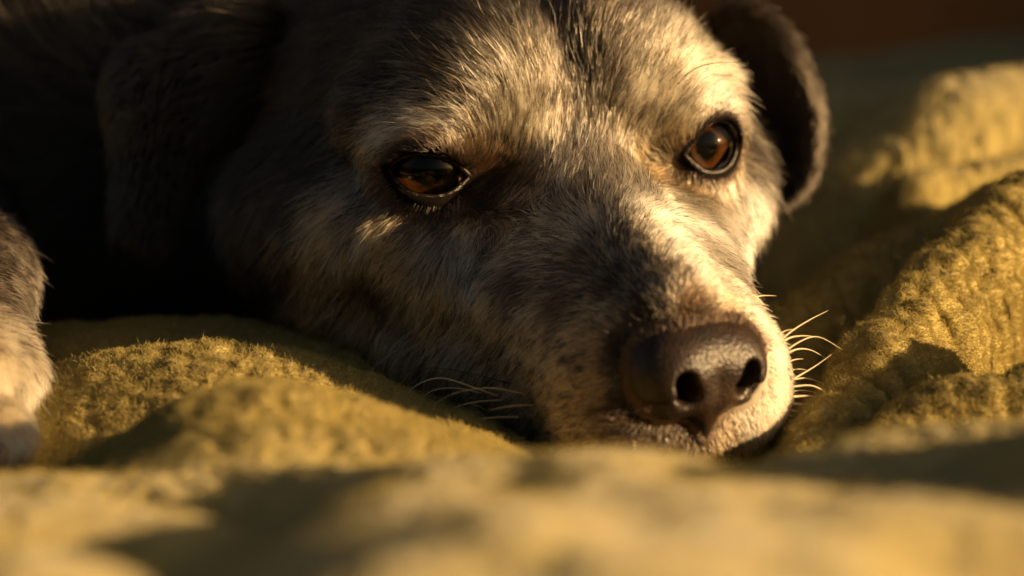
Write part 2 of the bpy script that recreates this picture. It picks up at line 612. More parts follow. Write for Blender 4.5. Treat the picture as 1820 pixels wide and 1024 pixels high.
def blanket_lumps(x, y, z):
    """teddy-fleece curls, metres of height"""
    p3 = np.stack([x, y, z], -1)
    wq = p3 + 0.004 * np.stack([fbm(p3 * 200, 2, k) - .5 for k in (21, 31, 43)], -1)
    a = worley3(wq / 0.0046, 1)
    b = worley3(wq / 0.0024 + 7.3, 2)
    patch = 0.25 + 0.75 * np.clip((fbm(p3 * 60, 2, 77) - 0.30) * 3.5, 0, 1)
    near = np.interp(y, [.30, .37, .41], [.35, .5, 1]) * np.where(x > .05, np.interp(y, [.48, .51, .60, .65], [1, 1.9, 1.9, 1]), 1)
    lum = near * patch * (0.0017 * (1 - np.clip(a, 0, 1) ** 2) + 0.0009 * (1 - np.clip(b, 0, 1) ** 1.8))
    return lum + 0.0003 * fbm(p3 * 900, 2, 41)


PHW = (BX.reshape(NR, NC), BY.reshape(NR, NC), BZ.reshape(NR, NC))
G = np.stack(PHW, -1)
du = np.gradient(G, axis=1); dv = np.gradient(G, axis=0)
BN = np.cross(du, dv); BN /= np.linalg.norm(BN, axis=-1)[..., None]
lum = blanket_lumps(BX, BY, BZ)
BV = G.reshape(-1, 3) + BN.reshape(-1, 3) * lum[:, None]
ii = np.arange(NR * NC).reshape(NR, NC)
BF = np.stack([ii[:-1, :-1], ii[:-1, 1:], ii[1:, 1:], ii[1:, :-1]], -1).reshape(-1, 4)
blanket_mat = attr_mat("olive_fleece", "cloth_color", 1.0, 0.05, 0.25)
blanket = mesh_obj("blanket", BV, BF, blanket_mat)
tag(blanket, "crumpled olive-yellow teddy fleece blanket heaped in soft folds under the dog's chin", "blanket")
CLOTH = np.array([0.365, 0.30, 0.112])
bc = CLOTH * (0.72 + 0.5 * fbm(BV * 160, 3, 51))[:, None]
point_colors(blanket.data, "cloth_color", bc)
print("blanket", round(time.time() - T0, 1))


# ------------------------------------------------------------------ dog: one continuous body
def MM(px, py, d):
    return P(px, py, d) * 1000.0


EAR_L = dict(c=MM(1352, 180, .615), r=(14.3, 20, 26))     # ear on the sunny side


def ear_sdf(X):
    # sunny-side ear: hanging cupped flap
    c = EAR_L['c']
    t = math.radians(17)
    M = np.array([[math.cos(t), 0, -math.sin(t)], [0, 1, 0], [math.sin(t), 0, math.cos(t)]])
    q = ((X - c) @ M).astype(np.float32)
    d = ell(q, (0, 0, 0), EAR_L['r'])
    d = smax(d, -ell(q, (-3.2, -9, -2), (14.4, 22, 25.4)), 2.5)
    # shaded ear: folded flap hanging off the temple
    a, b, e = MM(455, 95, .60), MM(300, 175, .60), MM(255, 400, .595)
    f = smin(cap(X, a, b, 13, 14), cap(X, b, e, 14, 8), 8)
    q2 = X - MM(330, 300, .575)
    f = smax(f, -ell(q2.astype(np.float32), (0, 0, 0), (17, 14, 24)), 5)
    return d, f


PAW = dict(elbow=MM(-130, 350, .69), carpus=MM(-66, 505, .56), knuckle=MM(-66, 705, .492))


def body_sdf(X):
    d = head_sdf(X)
    e1, e2 = ear_sdf(X)
    d = smin(d, e1, 5)
    d = smin(d, e2, 7)
    # shoulders and trunk, lying away behind the head
    X32 = X.astype(np.float32)
    t = ell(X32, (-120, 800, 40), (135, 170, 105))
    t = smin(t, cap(X32, (-30, 690, 35), (-90, 780, 45), 70, 95), 40)
    t = smin(t, cap(X32, (-160, 740, 20), PAW['elbow'], 48, 30), 30)
    d = smin(d, t, 25)
    # foreleg
    l = cap(X32, PAW['elbow'], PAW['carpus'], 24, 14.5)
    l = smin(l, cap(X32, PAW['carpus'], PAW['knuckle'], 14, 13), 9)
    for px, py, dd in ((-135, 785, .476), (-98, 796, .470), (-50, 800, .468), (-8, 778, .474)):
        tip = MM(px, py, dd)
        l = smin(l, cap(X32, PAW['knuckle'] + (tip - PAW['knuckle']) * .35, tip, 6.8, 6.4), 1.4)
    l = smin(l, cap(X32, MM(4, 640, .51), MM(36, 664, .502), 6, 4), 5)
    return smin(d, l, 12)


def axis(lo, hi, flo, fhi, fine, coarse):
    a = np.arange(flo, fhi, fine)
    pre, x, s = [], flo, fine
    while x > lo:
        s = min(s * 1.12, coarse); x -= s; pre.append(x)
    post, x, s = [], a[-1], fine
    while x < hi:
        s = min(s * 1.12, coarse); x += s; post.append(x)
    return np.concatenate([pre[::-1], a, post])


FINE = 0.75
gx = axis(-270, 110, -44, 74, FINE, 3.5)
gy = axis(440, 985, 468, 585, FINE, 4.0)
gz = axis(-75, 180, -12, 112, FINE, 3.0)
V, Fq = surface_nets(gx, gy, gz, body_sdf)
print("body", len(V), len(Fq), (len(gx), len(gy), len(gz)), round(time.time() - T0, 1))
BODY_V = V / 1000.0
BODY_N = vert_normals(BODY_V, Fq)
dog = link(bpy.data.objects.new("dog", None))
tag(dog, "grizzled grey-muzzled dog with brown eyes resting its chin on the blanket", "dog")
body_mat = attr_mat("dog_skin", "coat_color", 0.85, 0.08)
body = mesh_obj("body", BODY_V, Fq, body_mat, dog)

# nose pad
ng = from_head([[0, 68, -28]])[0]
nx_, ny_, nz_ = [np.arange(c - r, c + r, 0.42) for c, r in zip(ng, (23, 24, 22))]
NV, NF = surface_nets(nx_, ny_, nz_, nose_sdf)
NV = NV / 1000.0
nose_mat, t, b = new_mat("nose_leather")
tc = t.nodes.new("ShaderNodeTexCoord")
vo = t.nodes.new("ShaderNodeTexVoronoi"); vo.inputs["Scale"].default_value = 1500
nz = t.nodes.new("ShaderNodeTexNoise"); nz.inputs["Scale"].default_value = 260; nz.inputs["Detail"].default_value = 5
t.links.new(tc.outputs["Object"], vo.inputs["Vector"]); t.links.new(tc.outputs["Object"], nz.inputs["Vector"])
rp = t.nodes.new("ShaderNodeValToRGB")
rp.color_ramp.elements[0].position = .35; rp.color_ramp.elements[1].position = .7
rp.color_ramp.elements[0].color = (0.012, 0.008, 0.006, 1); rp.color_ramp.elements[1].color = (0.030, 0.016, 0.009, 1)
t.links.new(nz.outputs["Fac"], rp.inputs["Fac"]); t.links.new(rp.outputs[0], b.inputs["Base Color"])
bp = t.nodes.new("ShaderNodeBump"); bp.inputs["Strength"].default_value = 0.38; bp.inputs["Distance"].default_value = 0.0004
t.links.new(vo.outputs["Distance"], bp.inputs["Height"]); t.links.new(bp.outputs[0], b.inputs["Normal"])
b.inputs["Roughness"].default_value = 0.43
b.inputs["Specular IOR Level"].default_value = 0.42
nose = mesh_obj("nose", NV, NF, nose_mat, dog)
print("nose", len(NV), round(time.time() - T0, 1))


# ------------------------------------------------------------------ eyes
def eye_mats():
    sc, t, b = new_mat("eye_white")
    b.inputs["Base Color"].default_value = (0.10, 0.055, 0.035, 1); b.inputs["Roughness"].default_value = 0.2
    pu, t, b = new_mat("pupil_black")
    b.inputs["Base Color"].default_value = (0.002, 0.002, 0.002, 1); b.inputs["Specular IOR Level"].default_value = 0.0
    ir, t, b = new_mat("iris_brown")
    tc = t.nodes.new("ShaderNodeTexCoord")
    sep = t.nodes.new("ShaderNodeSeparateXYZ"); t.links.new(tc.outputs["Object"], sep.inputs[0])
    at = t.nodes.new("ShaderNodeAttribute"); at.attribute_name = "ring"
    nz = t.nodes.new("ShaderNodeTexNoise"); nz.inputs["Scale"].default_value = 900; nz.inputs["Detail"].default_value = 3
    t.links.new(tc.outputs["Object"], nz.inputs["Vector"])
    ad = t.nodes.new("ShaderNodeMath"); ad.operation = 'MULTIPLY_ADD'; ad.inputs[1].default_value = 0.35
    t.links.new(nz.outputs["Fac"], ad.inputs[0]); t.links.new(at.outputs["Fac"], ad.inputs[2])
    rp = t.nodes.new("ShaderNodeValToRGB")
    e = rp.color_ramp.elements
    e[0].position = 0.12; e[0].color = (0.006, 0.003, 0.0012, 1)
    e[1].position = 1.0; e[1].color = (0.018, 0.0065, 0.002, 1)
    x = e.new(0.62); x.color = (0.05, 0.018, 0.004, 1)
    t.links.new(ad.outputs[0], rp.inputs[0]); t.links.new(rp.outputs[0], b.inputs["Base Color"])
    b.inputs["Roughness"].default_value = 0.6; b.inputs["Specular IOR Level"].default_value = 0.0
    co = bpy.data.materials.new("cornea_clear"); co.use_nodes = True; t = co.node_tree; t.nodes.clear()
    o = t.nodes.new("ShaderNodeOutputMaterial"); mx = t.nodes.new("ShaderNodeMixShader")
    fr = t.nodes.new("ShaderNodeFresnel"); fr.inputs[0].default_value = 1.42
    tr = t.nodes.new("ShaderNodeBsdfTransparent"); gl = t.nodes.new("ShaderNodeBsdfGlossy"); gl.inputs["Roughness"].default_value = 0.035
    t.links.new(fr.outputs[0], mx.inputs[0]); t.links.new(tr.outputs[0], mx.inputs[1]); t.links.new(gl.outputs[0], mx.inputs[2]); t.links.new(mx.outputs[0], o.inputs[0])
    li = plain_mat("wet_lid_rim", (0.014, 0.008, 0.006), 0.24, 0.6, 0.3, 1400, 0.8)
    return sc, ir, pu, co, li


M_SC, M_IR, M_PU, M_CO, M_LI = eye_mats()


def lathe(prof, c, e1, e2, e3, seg=64):
    """prof: (radius, height along e3) -> world metres"""
    v, f = [], []
    for r, h in prof:
        for j in range(seg):
            a = 2 * math.pi * j / seg
            v.append(c + e1 * (r * math.cos(a)) + e2 * (r * math.sin(a)) + e3 * h)
    for i in range(len(prof) - 1):
        for j in range(seg):
            k = (j + 1) % seg
            f.append((i * seg + j, i * seg + k, (i + 1) * seg + k, (i + 1) * seg + j))
    return from_head(np.array(v)) / 1000.0, np.array(f)


GAZE = {-1: (2, 0), 1: (-1, 2)}    # degrees lateral, up
for s in (-1, 1):
    e1, e2, e3, c = eye_frame(s)
    ga, gb = [math.radians(x) for x in GAZE[s]]
    g3 = e3 + e1 * math.tan(ga) + e2 * math.tan(gb); g3 /= np.linalg.norm(g3)
    g1 = e1 - g3 * (e1 @ g3); g1 /= np.linalg.norm(g1)
    g2 = np.cross(g3, g1)
    R = EYE_R - 0.1
    IR = 7.3
    h0 = math.sqrt(R * R - IR * IR)
    prof = [(R * math.sin(a), R * math.cos(a)) for a in np.linspace(math.asin(IR / R), math.pi - 0.01, 28)]
    v, f = lathe(prof, c, g1, g2, g3)
    cw = from_head([c])[0] / 1000
    eye = mesh_obj("eye", v, f, M_SC, dog, outward=cw)
    rr = np.linspace(IR, 3.3, 12)
    prof = [(r, h0 - 0.5 - 0.1 * (IR - r)) for r in rr]
    v, f = lathe(prof, c, g1, g2, g3)
    iris = mesh_obj("iris", v, f, M_IR, eye, outward=cw)
    ring = np.repeat((rr - 3.3) / (IR - 3.3), 64).astype(np.float32)
    iris.data.attributes.new("ring", 'FLOAT', 'POINT').data.foreach_set("value", ring)
    prof = [(3.8, h0 - 1.15), (0.01, h0 - 1.15)]
    v, f = lathe(prof, c, g1, g2, g3)
    mesh_obj("pupil", v, f, M_PU, eye, outward=cw)
    # cornea: bulging clear dome over the iris
    CR = 8.6
    hc = h0 - math.sqrt(CR * CR - (IR + .1) ** 2)
    prof = [(CR * math.sin(a), hc + CR * math.cos(a)) for a in np.linspace(math.asin((IR + .1) / CR), 0.001, 22)]
    v, f = lathe(prof, c, g1, g2, g3)
    mesh_obj("cornea", v, f, M_CO, eye, outward=cw)
    # wet rims of the lids
    w, hu, hl = LIDS[s]
    for up_, nm in ((1, "upper_eyelid_rim"), (-1, "lower_eyelid_rim")):
        aa = np.linspace(-w * 1.02, w * 1.02, 40)
        hh = (hu if up_ > 0 else hl)
        bb = up_ * (lid_curve(aa, w, hh) + 0.25)
        rs = EYE_R + 0.95
        oo = np.sqrt(np.maximum(rs * rs - aa ** 2 - bb ** 2, 1))
        pts = c + aa[:, None] * e1 + bb[:, None] * e2 + oo[:, None] * e3
        v, f = tube(from_head(pts) / 1000, np.full(40, 0.0009 if up_ > 0 else 0.0006) * np.interp(np.abs(aa) / w, [0, .8, 1], [1, 1, .7]))
        mesh_obj(nm, v, f, M_LI, eye)


# ------------------------------------------------------------------ coat
bvh = BVHTree.FromPolygons([tuple(v) for v in BODY_V], [tuple(q) for q in Fq.tolist()])


def hit(px, py):
    r = bvh.ray_cast(Vector(CAM), Vector(ray(px, py)).normalized(), 3.0)
    return r[0], r[1]


# which way the hair lies: photo pixel, direction in the picture (x right, y down)
FLOW = [
    # muzzle, shaded side
    (1110, 500, -.8, -.55), (1060, 430, -.5, -.85), (1160, 560, -.9, -.1), (1080, 640, -1, .15), (1000, 560, -.9, .25), (1000, 700, -.95, .35), (930, 620, -.8, .55),
    (900, 520, -.6, .75), (960, 470, -.75, .3), (980, 420, -.5, -.3), (860, 680, -.85, .5), (880, 760, -.9, .3), (1080, 740, -.95, .2), (800, 600, -.7, .7),
    (780, 520, -.45, .9), (830, 440, -.25, .95), (760, 420, -.15, 1), (900, 420, -.1, .8), (690, 460, -.5, .85), (620, 430, -.7, .7), (560, 480, -.75, .65),
    (600, 560, -.7, .7), (700, 580, -.6, .8), (640, 370, -.85, .5), (500, 420, -.6, .8), (480, 540, -.7, .6),
    # bridge and stop
    (1180, 500, -.45, -.9), (1130, 440, -.35, -.95), (1080, 380, -.25, -.95), (1040, 320, -.12, -1), (1020, 250, -.03, -1), (1005, 160, 0, -1), (990, 60, -.05, -1),
    (1090, 300, .15, -1), (1070, 220, .25, -.95), (960, 320, -.1, -1), (960, 250, -.25, -.95), (930, 370, .7, .3), (930, 320, .8, -.25), (905, 280, .4, -.85),
    # shaded brow and temple
    (900, 200, -.5, -.85), (860, 130, -.75, -.65), (920, 80, -.45, -.9), (830, 210, -.9, -.35), (760, 215, -1, .1), (700, 245, -.9, .45), (650, 290, -.75, .65), (610, 340, -.7, .7),
    (760, 140, -.95, -.15), (680, 130, -1, .05), (780, 60, -.8, -.55), (680, 40, -.95, -.3), (580, 120, -.95, .2), (600, 210, -.85, .5), (540, 280, -.65, .75), (480, 180, -.85, .5),
    (460, 280, -.5, .85), (560, 360, -.7, .7), (470, 80, -.95, .2),
    # sunny brow, cheek
    (1120, 150, .35, -.95), (1080, 60, .15, -1), (1180, 90, .6, -.8), (1180, 180, .6, -.8), (1240, 160, .85, -.5), (1290, 190, .95, .1), (1325, 220, .8, .55), (1260, 60, .8, -.55),
    (1150, 250, .25, -.9), (1180, 270, -.5, -.6), (1190, 310, -.5, .4), (1140, 330, .1, -.9), (1190, 345, .1, .8), (1230, 335, .35, .9), (1280, 340, .4, .9), (1325, 300, .4, .9), (1320, 380, .3, .95),
    (1260, 400, .5, .8), (1200, 400, .6, .35), (1150, 400, .4, -.4), (1290, 460, .5, .8),
    # sunny side of the muzzle
    (1210, 460, .55, -.2), (1250, 510, .75, .1), (1300, 560, .8, .1), (1350, 610, .85, .15), (1385, 680, .9, .2), (1395, 740, .85, .5), (1340, 750, .4, .9), (1230, 540, -.1, -.9),
    (1280, 540, .5, -.5), (1200, 775, -.3, .95), (1290, 790, .3, .95),
    # ears
    (1360, 120, .5, .85), (1430, 200, .3, .95), (1400, 300, .1, 1), (330, 190, -.5, .8), (260, 320, -.1, 1), (400, 110, -.8, .5), (300, 420, -.1, 1),
    # foreleg
    (10, 460, 0, 1), (40, 560, .05, 1), (20, 650, 0, 1), (30, 720, .05, 1),
]
# coat colour: photo pixel, (r, g, b) of the pale hairs, share of black hairs
BLK, TAN, RUST, CRM, GRY, WHT, DKB, GRB = "black", (.50, .33, .155), (.24, .11, .04), (.66, .53, .35), (.56, .48, .385), (.84, .76, .63), (.080, .047, .026), (.48, .38, .265)
COAT = [
    # forehead: dark stripe, grizzled either side
    (990, 20, DKB, .92), (995, 80, DKB, .85), (1000, 140, GRB, .62), (1010, 200, GRB, .5), (1030, 260, GRY, .42), (1060, 140, GRB, .62), (1080, 210, GRB, .5),
    (1060, 50, DKB, .75), (1120, 60, GRB, .5), (1160, 120, CRM, .35), (1130, 180, CRM, .32), (1220, 90, CRM, .25), (1200, 150, CRM, .2), (1270, 130, CRM, .2), (1280, 190, WHT, .16), (1320, 220, CRM, .12),
    (1210, 200, CRM, .3), (1165, 230, CRM, .28), (1110, 260, GRB, .4), (1260, 60, CRM, .3), (1300, 60, GRB, .45),
    (930, 100, TAN, .6), (920, 40, GRB, .7), (870, 60, DKB, .72), (860, 120, GRB, .55), (900, 170, CRM, .35), (930, 230, CRM, .22), (910, 150, CRM, .4), (880, 240, CRM, .28), (950, 290, CRM, .25),
    (800, 110, DKB, .7), (780, 160, GRB, .62), (820, 190, GRY, .4), (760, 215, GRY, .16), (700, 240, GRY, .16), (660, 270, GRY, .22), (810, 230, GRY, .3), (720, 265, TAN, .35), (780, 250, TAN, .45), (640, 310, GRB, .3),
    (700, 100, DKB, .82), (640, 60, DKB, .88), (600, 150, DKB, .85), (560, 90, DKB, .9), (640, 200, DKB, .75), (560, 220, DKB, .85), (580, 290, DKB, .75), (500, 150, DKB, .9), (480, 260, DKB, .92), (520, 340, DKB, .88),
    (700, 20, DKB, .85), (800, 30, DKB, .78),
    # round the shaded eye
    (860, 300, RUST, .72), (880, 330, RUST, .72), (910, 310, TAN, .5), (840, 345, DKB, .85), (770, 365, DKB, .85), (700, 345, DKB, .75), (675, 310, RUST, .55), (850, 265, RUST, .6), (920, 360, TAN, .5),
    # between eyes and bridge
    (1000, 310, GRB, .35), (1030, 350, TAN, .35), (980, 360, GRB, .5), (960, 410, GRB, .5), (1060, 300, GRY, .55), (1090, 350, GRB, .5), (1060, 400, GRB, .55), (1100, 430, TAN, .55), (1140, 460, TAN, .5), (1040, 460, DKB, .6),
    (1000, 430, GRB, .5), (1100, 500, DKB, .7), (1180, 480, TAN, .4), (1180, 530, CRM, .4), (1230, 530, RUST, .45), (1150, 550, DKB, .8), (1250, 560, DKB, .5),
    (1120, 330, CRM, .3), (1150, 370, WHT, .16), (1180, 340, CRM, .25), (1150, 300, TAN, .4), (1180, 290, TAN, .45), (1190, 250, TAN, .4),
    # shaded cheek and muzzle side
    (600, 380, TAN, .25), (560, 440, TAN, .3), (610, 440, GRB, .35), (680, 400, TAN, .3), (700, 450, TAN, .38), (560, 520, TAN, .35), (620, 540, GRB, .45), (680, 520, DKB, .5), (760, 440, GRB, .4), (830, 420, GRY, .45),
    (780, 500, TAN, .4), (860, 480, GRY, .5), (920, 500, DKB, .62), (880, 440, GRB, .5), (860, 560, TAN, .42), (780, 580, TAN, .3), (700, 600, GRB, .4), (820, 620, GRB, .32), (940, 570, GRB, .5), (1000, 540, DKB, .55),
    (1010, 600, TAN, .3), (1080, 560, TAN, .4), (1050, 620, TAN, .25), (960, 640, TAN, .28), (900, 680, GRB, .3), (1000, 690, TAN, .25), (1060, 680, TAN, .28), (860, 740, GRY, .3), (940, 740, GRB, .28), (1020, 760, GRB, .35), (1100, 740, DKB, .5), (1100, 620, DKB, .6),
    (520, 420, DKB, .7), (500, 480, DKB, .75), (480, 560, DKB, .8), (400, 400, DKB, .97), (440, 330, DKB, .97), (430, 500, DKB, .95),
    # sunny face
    (1230, 325, TAN, .45), (1280, 318, GRB, .4), (1308, 296, TAN, .4), (1330, 270, CRM, .2), (1330, 340, WHT, .1), (1290, 390, WHT, .1), (1230, 390, WHT, .08), (1320, 440, WHT, .05), (1190, 420, WHT, .12), (1220, 460, WHT, .12), (1250, 490, WHT, .1), (1200, 340, CRM, .2), (1240, 350, CRM, .2), (1310, 340, WHT, .12), (1190, 380, WHT, .12),
    (1290, 530, CRM, .15), (1330, 570, WHT, .05), (1370, 630, WHT, .03), (1395, 700, WHT, .02), (1390, 750, WHT, .03), (1340, 770, WHT, .08), (1290, 785, TAN, .35), (1230, 780, DKB, .6), (1310, 560, CRM, .15), (1213, 300, DKB, .7), (1300, 245, RUST, .5),
    # ears, shoulder, leg
    (1360, 120, DKB, .75), (1440, 200, DKB, .97), (1455, 270, DKB, .97), (1400, 220, DKB, .97), (1450, 300, DKB, .97), (1420, 140, DKB, .97), (1380, 80, DKB, .97), (1430, 340, DKB, .97), (1445, 240, DKB, .97), (1430, 170, DKB, .97), (1400, 300, DKB, .8), (1330, 60, DKB, .7), (330, 190, DKB, .99), (260, 320, DKB, .99), (300, 420, DKB, .99), (420, 110, DKB, .93), (100, 200, DKB, 1), (200, 60, DKB, 1), (20, 250, DKB, 1), (420, 330, DKB, .98), (430, 450, DKB, .96),
    (10, 450, GRB, .5), (60, 500, GRB, .55), (60, 580, GRB, .5), (30, 550, GRB, .45), (5, 640, CRM, .1), (5, 700, CRM, .05), (30, 690, CRM, .15), (5, 760, CRM, .05), (25, 740, CRM, .1),  # sunlight on the lower paw painted in as cream hair
]

fp, fd = [], []
for px, py, dx, dy in FLOW:
    h, n = hit(px, py)
    if h is None:
        continue
    d = _r * dx - _u * dy
    n = np.array(n)
    d = d - n * (d @ n)
    fp.append(np.array(h)); fd.append(d / np.linalg.norm(d))
fp, fd = np.array(fp), np.array(fd)
cp, cc, cb = [], [], []
for px, py, rgb, blk in COAT:
    h, n = hit(px, py)
    if h is None:
        continue
    if 540 < px < 1090 and py > 370 and blk < .65:
        blk *= .6                      # pale, speckled side of the muzzle, lightened further in place of bounced light
    cp.append(np.array(h)); cc.append(rgb); cb.append(blk)
cp, cc, cb = np.array(cp), np.array(cc), np.array(cb)

HEADBACK = HR @ np.array([0, -1.0, 0])
BACK = np.array([-0.35, 0.9, -0.35])


def flow_at(X, N):
    d2 = ((X[:, None, :] - fp[None]) ** 2).sum(-1)
    w = np.exp(-d2 / (2 * 0.0085 ** 2)) + 1e-3 / (1 + d2 / 0.02 ** 2)
    base = np.exp(-d2.min(1) / (2 * 0.03 ** 2))[:, None]
    v = (w @ fd) / w.sum(1)[:, None]
    v = v * base + (HEADBACK * .5 + BACK * .5) * (1 - base)
    v = v - N * (v * N).sum(1)[:, None]
    return v / (np.linalg.norm(v, axis=1)[:, None] + 1e-9)


def lid_info(Qm):
    """distance past the lid edge (mm) and the head-frame direction away from that eye"""
    dist = np.full(len(Qm), 99.0)
    out = np.zeros((len(Qm), 3))
    for s in (-1, 1):
        e1, e2, e3, c = eye_frame(s)
        p = Qm - c.astype(np.float32)
        a, b, o = p @ e1, p @ e2, p @ e3
        w, hu, hl = LIDS[s]
        al = np.maximum(b - lid_curve(a, w, hu), -lid_curve(a, w, hl) - b)
        al = np.where((o > 0) & (np.linalg.norm(p, axis=1) < 26), al, 99)
        m = al < dist
        dist = np.where(m, al, dist)
        q = a[:, None] * e1 + b[:, None] * e2
        out[m] = q[m] / (np.linalg.norm(q[m], axis=1)[:, None] + 1e-6)
    return dist, out


def coat_at(X):
    d2 = ((X[:, None, :] - cp[None]) ** 2).sum(-1)
    w = 1 / (d2 + 0.0022 ** 2) ** 1.7
    w /= w.sum(1)[:, None]
    far = np.clip((np.sqrt(d2.min(1)) - 0.02) / 0.03, 0, 1)
    rgb = (w @ cc) * (1 - far)[:, None] + np.array(DKB) * far[:, None]
    return rgb, (w @ cb) * (1 - far) + 0.93 * far


def chunked(fn, *arrs, n=60000):
    outs = [fn(*[a[i:i + n] for a in arrs]) for i in range(0, len(arrs[0]), n)]
    if isinstance(outs[0], tuple):
        return tuple(np.concatenate([o[k] for o in outs]) for k in range(len(outs[0])))
    return np.concatenate(outs)


# undercoat / skin colour on the body itself
crgb, cblk = chunked(coat_at, BODY_V)
skin = crgb * (0.55 * (1 - cblk) + 0.04)[:, None] + np.array([.006, .0045, .0035])
QV = to_head(BODY_V * 1000)
lidm = np.zeros(len(BODY_V))
for s in (-1, 1):
    e1, e2, e3, c = eye_frame(s)
    p = QV - c.astype(np.float32)
    a, b, o = p @ e1, p @ e2, p @ e3
    w, hu, hl = LIDS[s]
    al = np.maximum(b - lid_curve(a, w, hu), -lid_curve(a, w, hl) - b)
    lidm = np.maximum(lidm, np.clip(1 - (al - 2.5) / 3.0, 0, 1) * (o > 0) * (np.linalg.norm(p, axis=1) < 20))
skin = skin * (1 - lidm)[:, None] + np.array([.005, .003, .0022]) * lidm[:, None]
point_colors(body.data, "coat_color", skin)
print("coat", round(time.time() - T0, 1))

# ------------------------------------------------------------------ fur
tri = np.concatenate([Fq[:, [0, 1, 2]], Fq[:, [0, 2, 3]]])
ta, tb, tcn = BODY_V[tri[:, 0]], BODY_V[tri[:, 1]], BODY_V[tri[:, 2]]
tn = np.cross(tb - ta, tcn - ta)
area = 0.5 * np.linalg.norm(tn, axis=1)
tn = tn / (np.linalg.norm(tn, axis=1)[:, None] + 1e-15)
cen = (ta + tb + tcn) / 3
toc = CAM - cen
toc /= np.linalg.norm(toc, axis=1)[:, None]
face = (tn * toc).sum(1)
scr = cen - CAM
pxs = 910 + (scr @ _r) / (scr @ _f) / KPX
pys = 512 - (scr @ _u) / (scr @ _f) / KPX
QC = to_head(cen * 1000)
nearhead = (QC[:, 1] > -62)
# hairs per square metre by zone: dense where the picture is sharp, none far out of view
dens = np.where(nearhead, 1.25e7, 2.2e6)
dens = np.where(face < -0.25, dens * 0.15, dens)
dens = np.where((pxs < -500) | (pxs > 2300) | (pys < -500) | (pys > 1300), dens * 0.1, dens)
dens = np.where(face < -0.8, 0, dens)
nq = nose_local(QC)
dens = np.where(nose_sdf_q(nq) < 0.2, 0, dens)
for s in (-1, 1):
    e1, e2, e3, c = eye_frame(s)
    p = QC - c.astype(np.float32)
    a, b, o = p @ e1, p @ e2, p @ e3
    w, hu, hl = LIDS[s]
    al = np.maximum(b - lid_curve(a, w, hu), -lid_curve(a, w, hl) - b)
    r = np.linalg.norm(p, axis=1)
    dens = np.where((r < 11.6) | ((al < np.where((s < 0) & (b < 1.5), 1.7, .55)) & (o > 0) & (r < 18)), 0, dens)
lam = dens * area
NH = int(lam.sum())
cdf = np.cumsum(lam); cdf /= cdf[-1]
ti = np.searchsorted(cdf, rng.random(NH))
r1, r2 = np.sqrt(rng.random(NH)), rng.random(NH)
w0, w1, w2 = 1 - r1, r1 * (1 - r2), r1 * r2
root = ta[ti] * w0[:, None] + tb[ti] * w1[:, None] + tcn[ti] * w2[:, None]
nrm = BODY_N[tri[ti, 0]] * w0[:, None] + BODY_N[tri[ti, 1]] * w1[:, None] + BODY_N[tri[ti, 2]] * w2[:, None]
nrm /= np.linalg.norm(nrm, axis=1)[:, None]
bary = lambda A: A[tri[ti, 0]] * w0[:, None] + A[tri[ti, 1]] * w1[:, None] + A[tri[ti, 2]] * w2[:, None]
hflow = bary(chunked(flow_at, BODY_V, BODY_N))
hflow -= nrm * (hflow * nrm).sum(1)[:, None]
hflow /= np.linalg.norm(hflow, axis=1)[:, None] + 1e-9
hrgb, hblk = bary(crgb), bary(cblk[:, None])[:, 0]
Q = to_head(root * 1000)
lidd, lout = lid_info(Q)
lw = np.clip((9 - lidd) / 7, 0, 1)[:, None]
lout = lout @ HR.T
lout -= nrm * (lout * nrm).sum(1)[:, None]
hflow = hflow + lout * lw * 1.1
hflow /= np.linalg.norm(hflow, axis=1)[:, None]
print("hairs", NH, round(time.time() - T0, 1))

# length in metres by place
y = Q[:, 1]; ax = np.abs(Q[:, 0]); z = Q[:, 2]
length = np.interp(y, [-160, -90, -45, -15, 10, 35, 60, 72], [.026, .020, .0125, .0090, .0066, .0050, .0032, .0022])
length = length + .004 * np.clip((-z - 10) / 30, 0, 1) * np.clip((10 - y) / 40, 0, 1)
length *= np.interp(lidd, [0, 1, 6, 12], [.28, .36, .66, 1])
far_leg = root[:, 0] < -0.06
isleg = (root[:, 0] < -0.07) & (root[:, 1] < 0.62)
length = np.where(isleg, .0055, length)
earm = (np.abs(ear_sdf(root * 1000)[0]) < 2.5)
length = np.where(earm, .005, length)
length *= rng.uniform(.7, 1.2, NH)
guard = (rng.random(NH) < .04) & (lidd > 6)
length = np.where(guard, length * 1.45, length)
# lean: how far the hair lifts off the skin
lift = np.interp(y, [-60, 0, 40, 70], [.42, .40, .36, .42]) * rng.uniform(.7, 1.4, NH)
lift = np.where(lidd < 5, lift * 1.0, lift)
jit = rng.normal(0, 1, (NH, 3)) * 0.16
d0 = hflow + nrm * lift[:, None] + jit
d0 += (fbm(root * 260, 2, 61)[:, None] - .5) * 0.5 * np.cross(nrm, hflow)
d0 += (fbm(root * 90, 2, 63)[:, None] - .5) * 0.9 * np.cross(nrm, hflow)
d0 /= np.linalg.norm(d0, axis=1)[:, None]
K = 6
ts = np.linspace(0, 1, K)
bend = -nrm * (0.55 * lift)[:, None] + rng.normal(0, 1, (NH, 3)) * 0.10
pts = root[:, None, :] - nrm[:, None, :] * 0.0003 + length[:, None, None] * (d0[:, None, :] * ts[None, :, None] + bend[:, None, :] * (ts ** 2)[None, :, None])
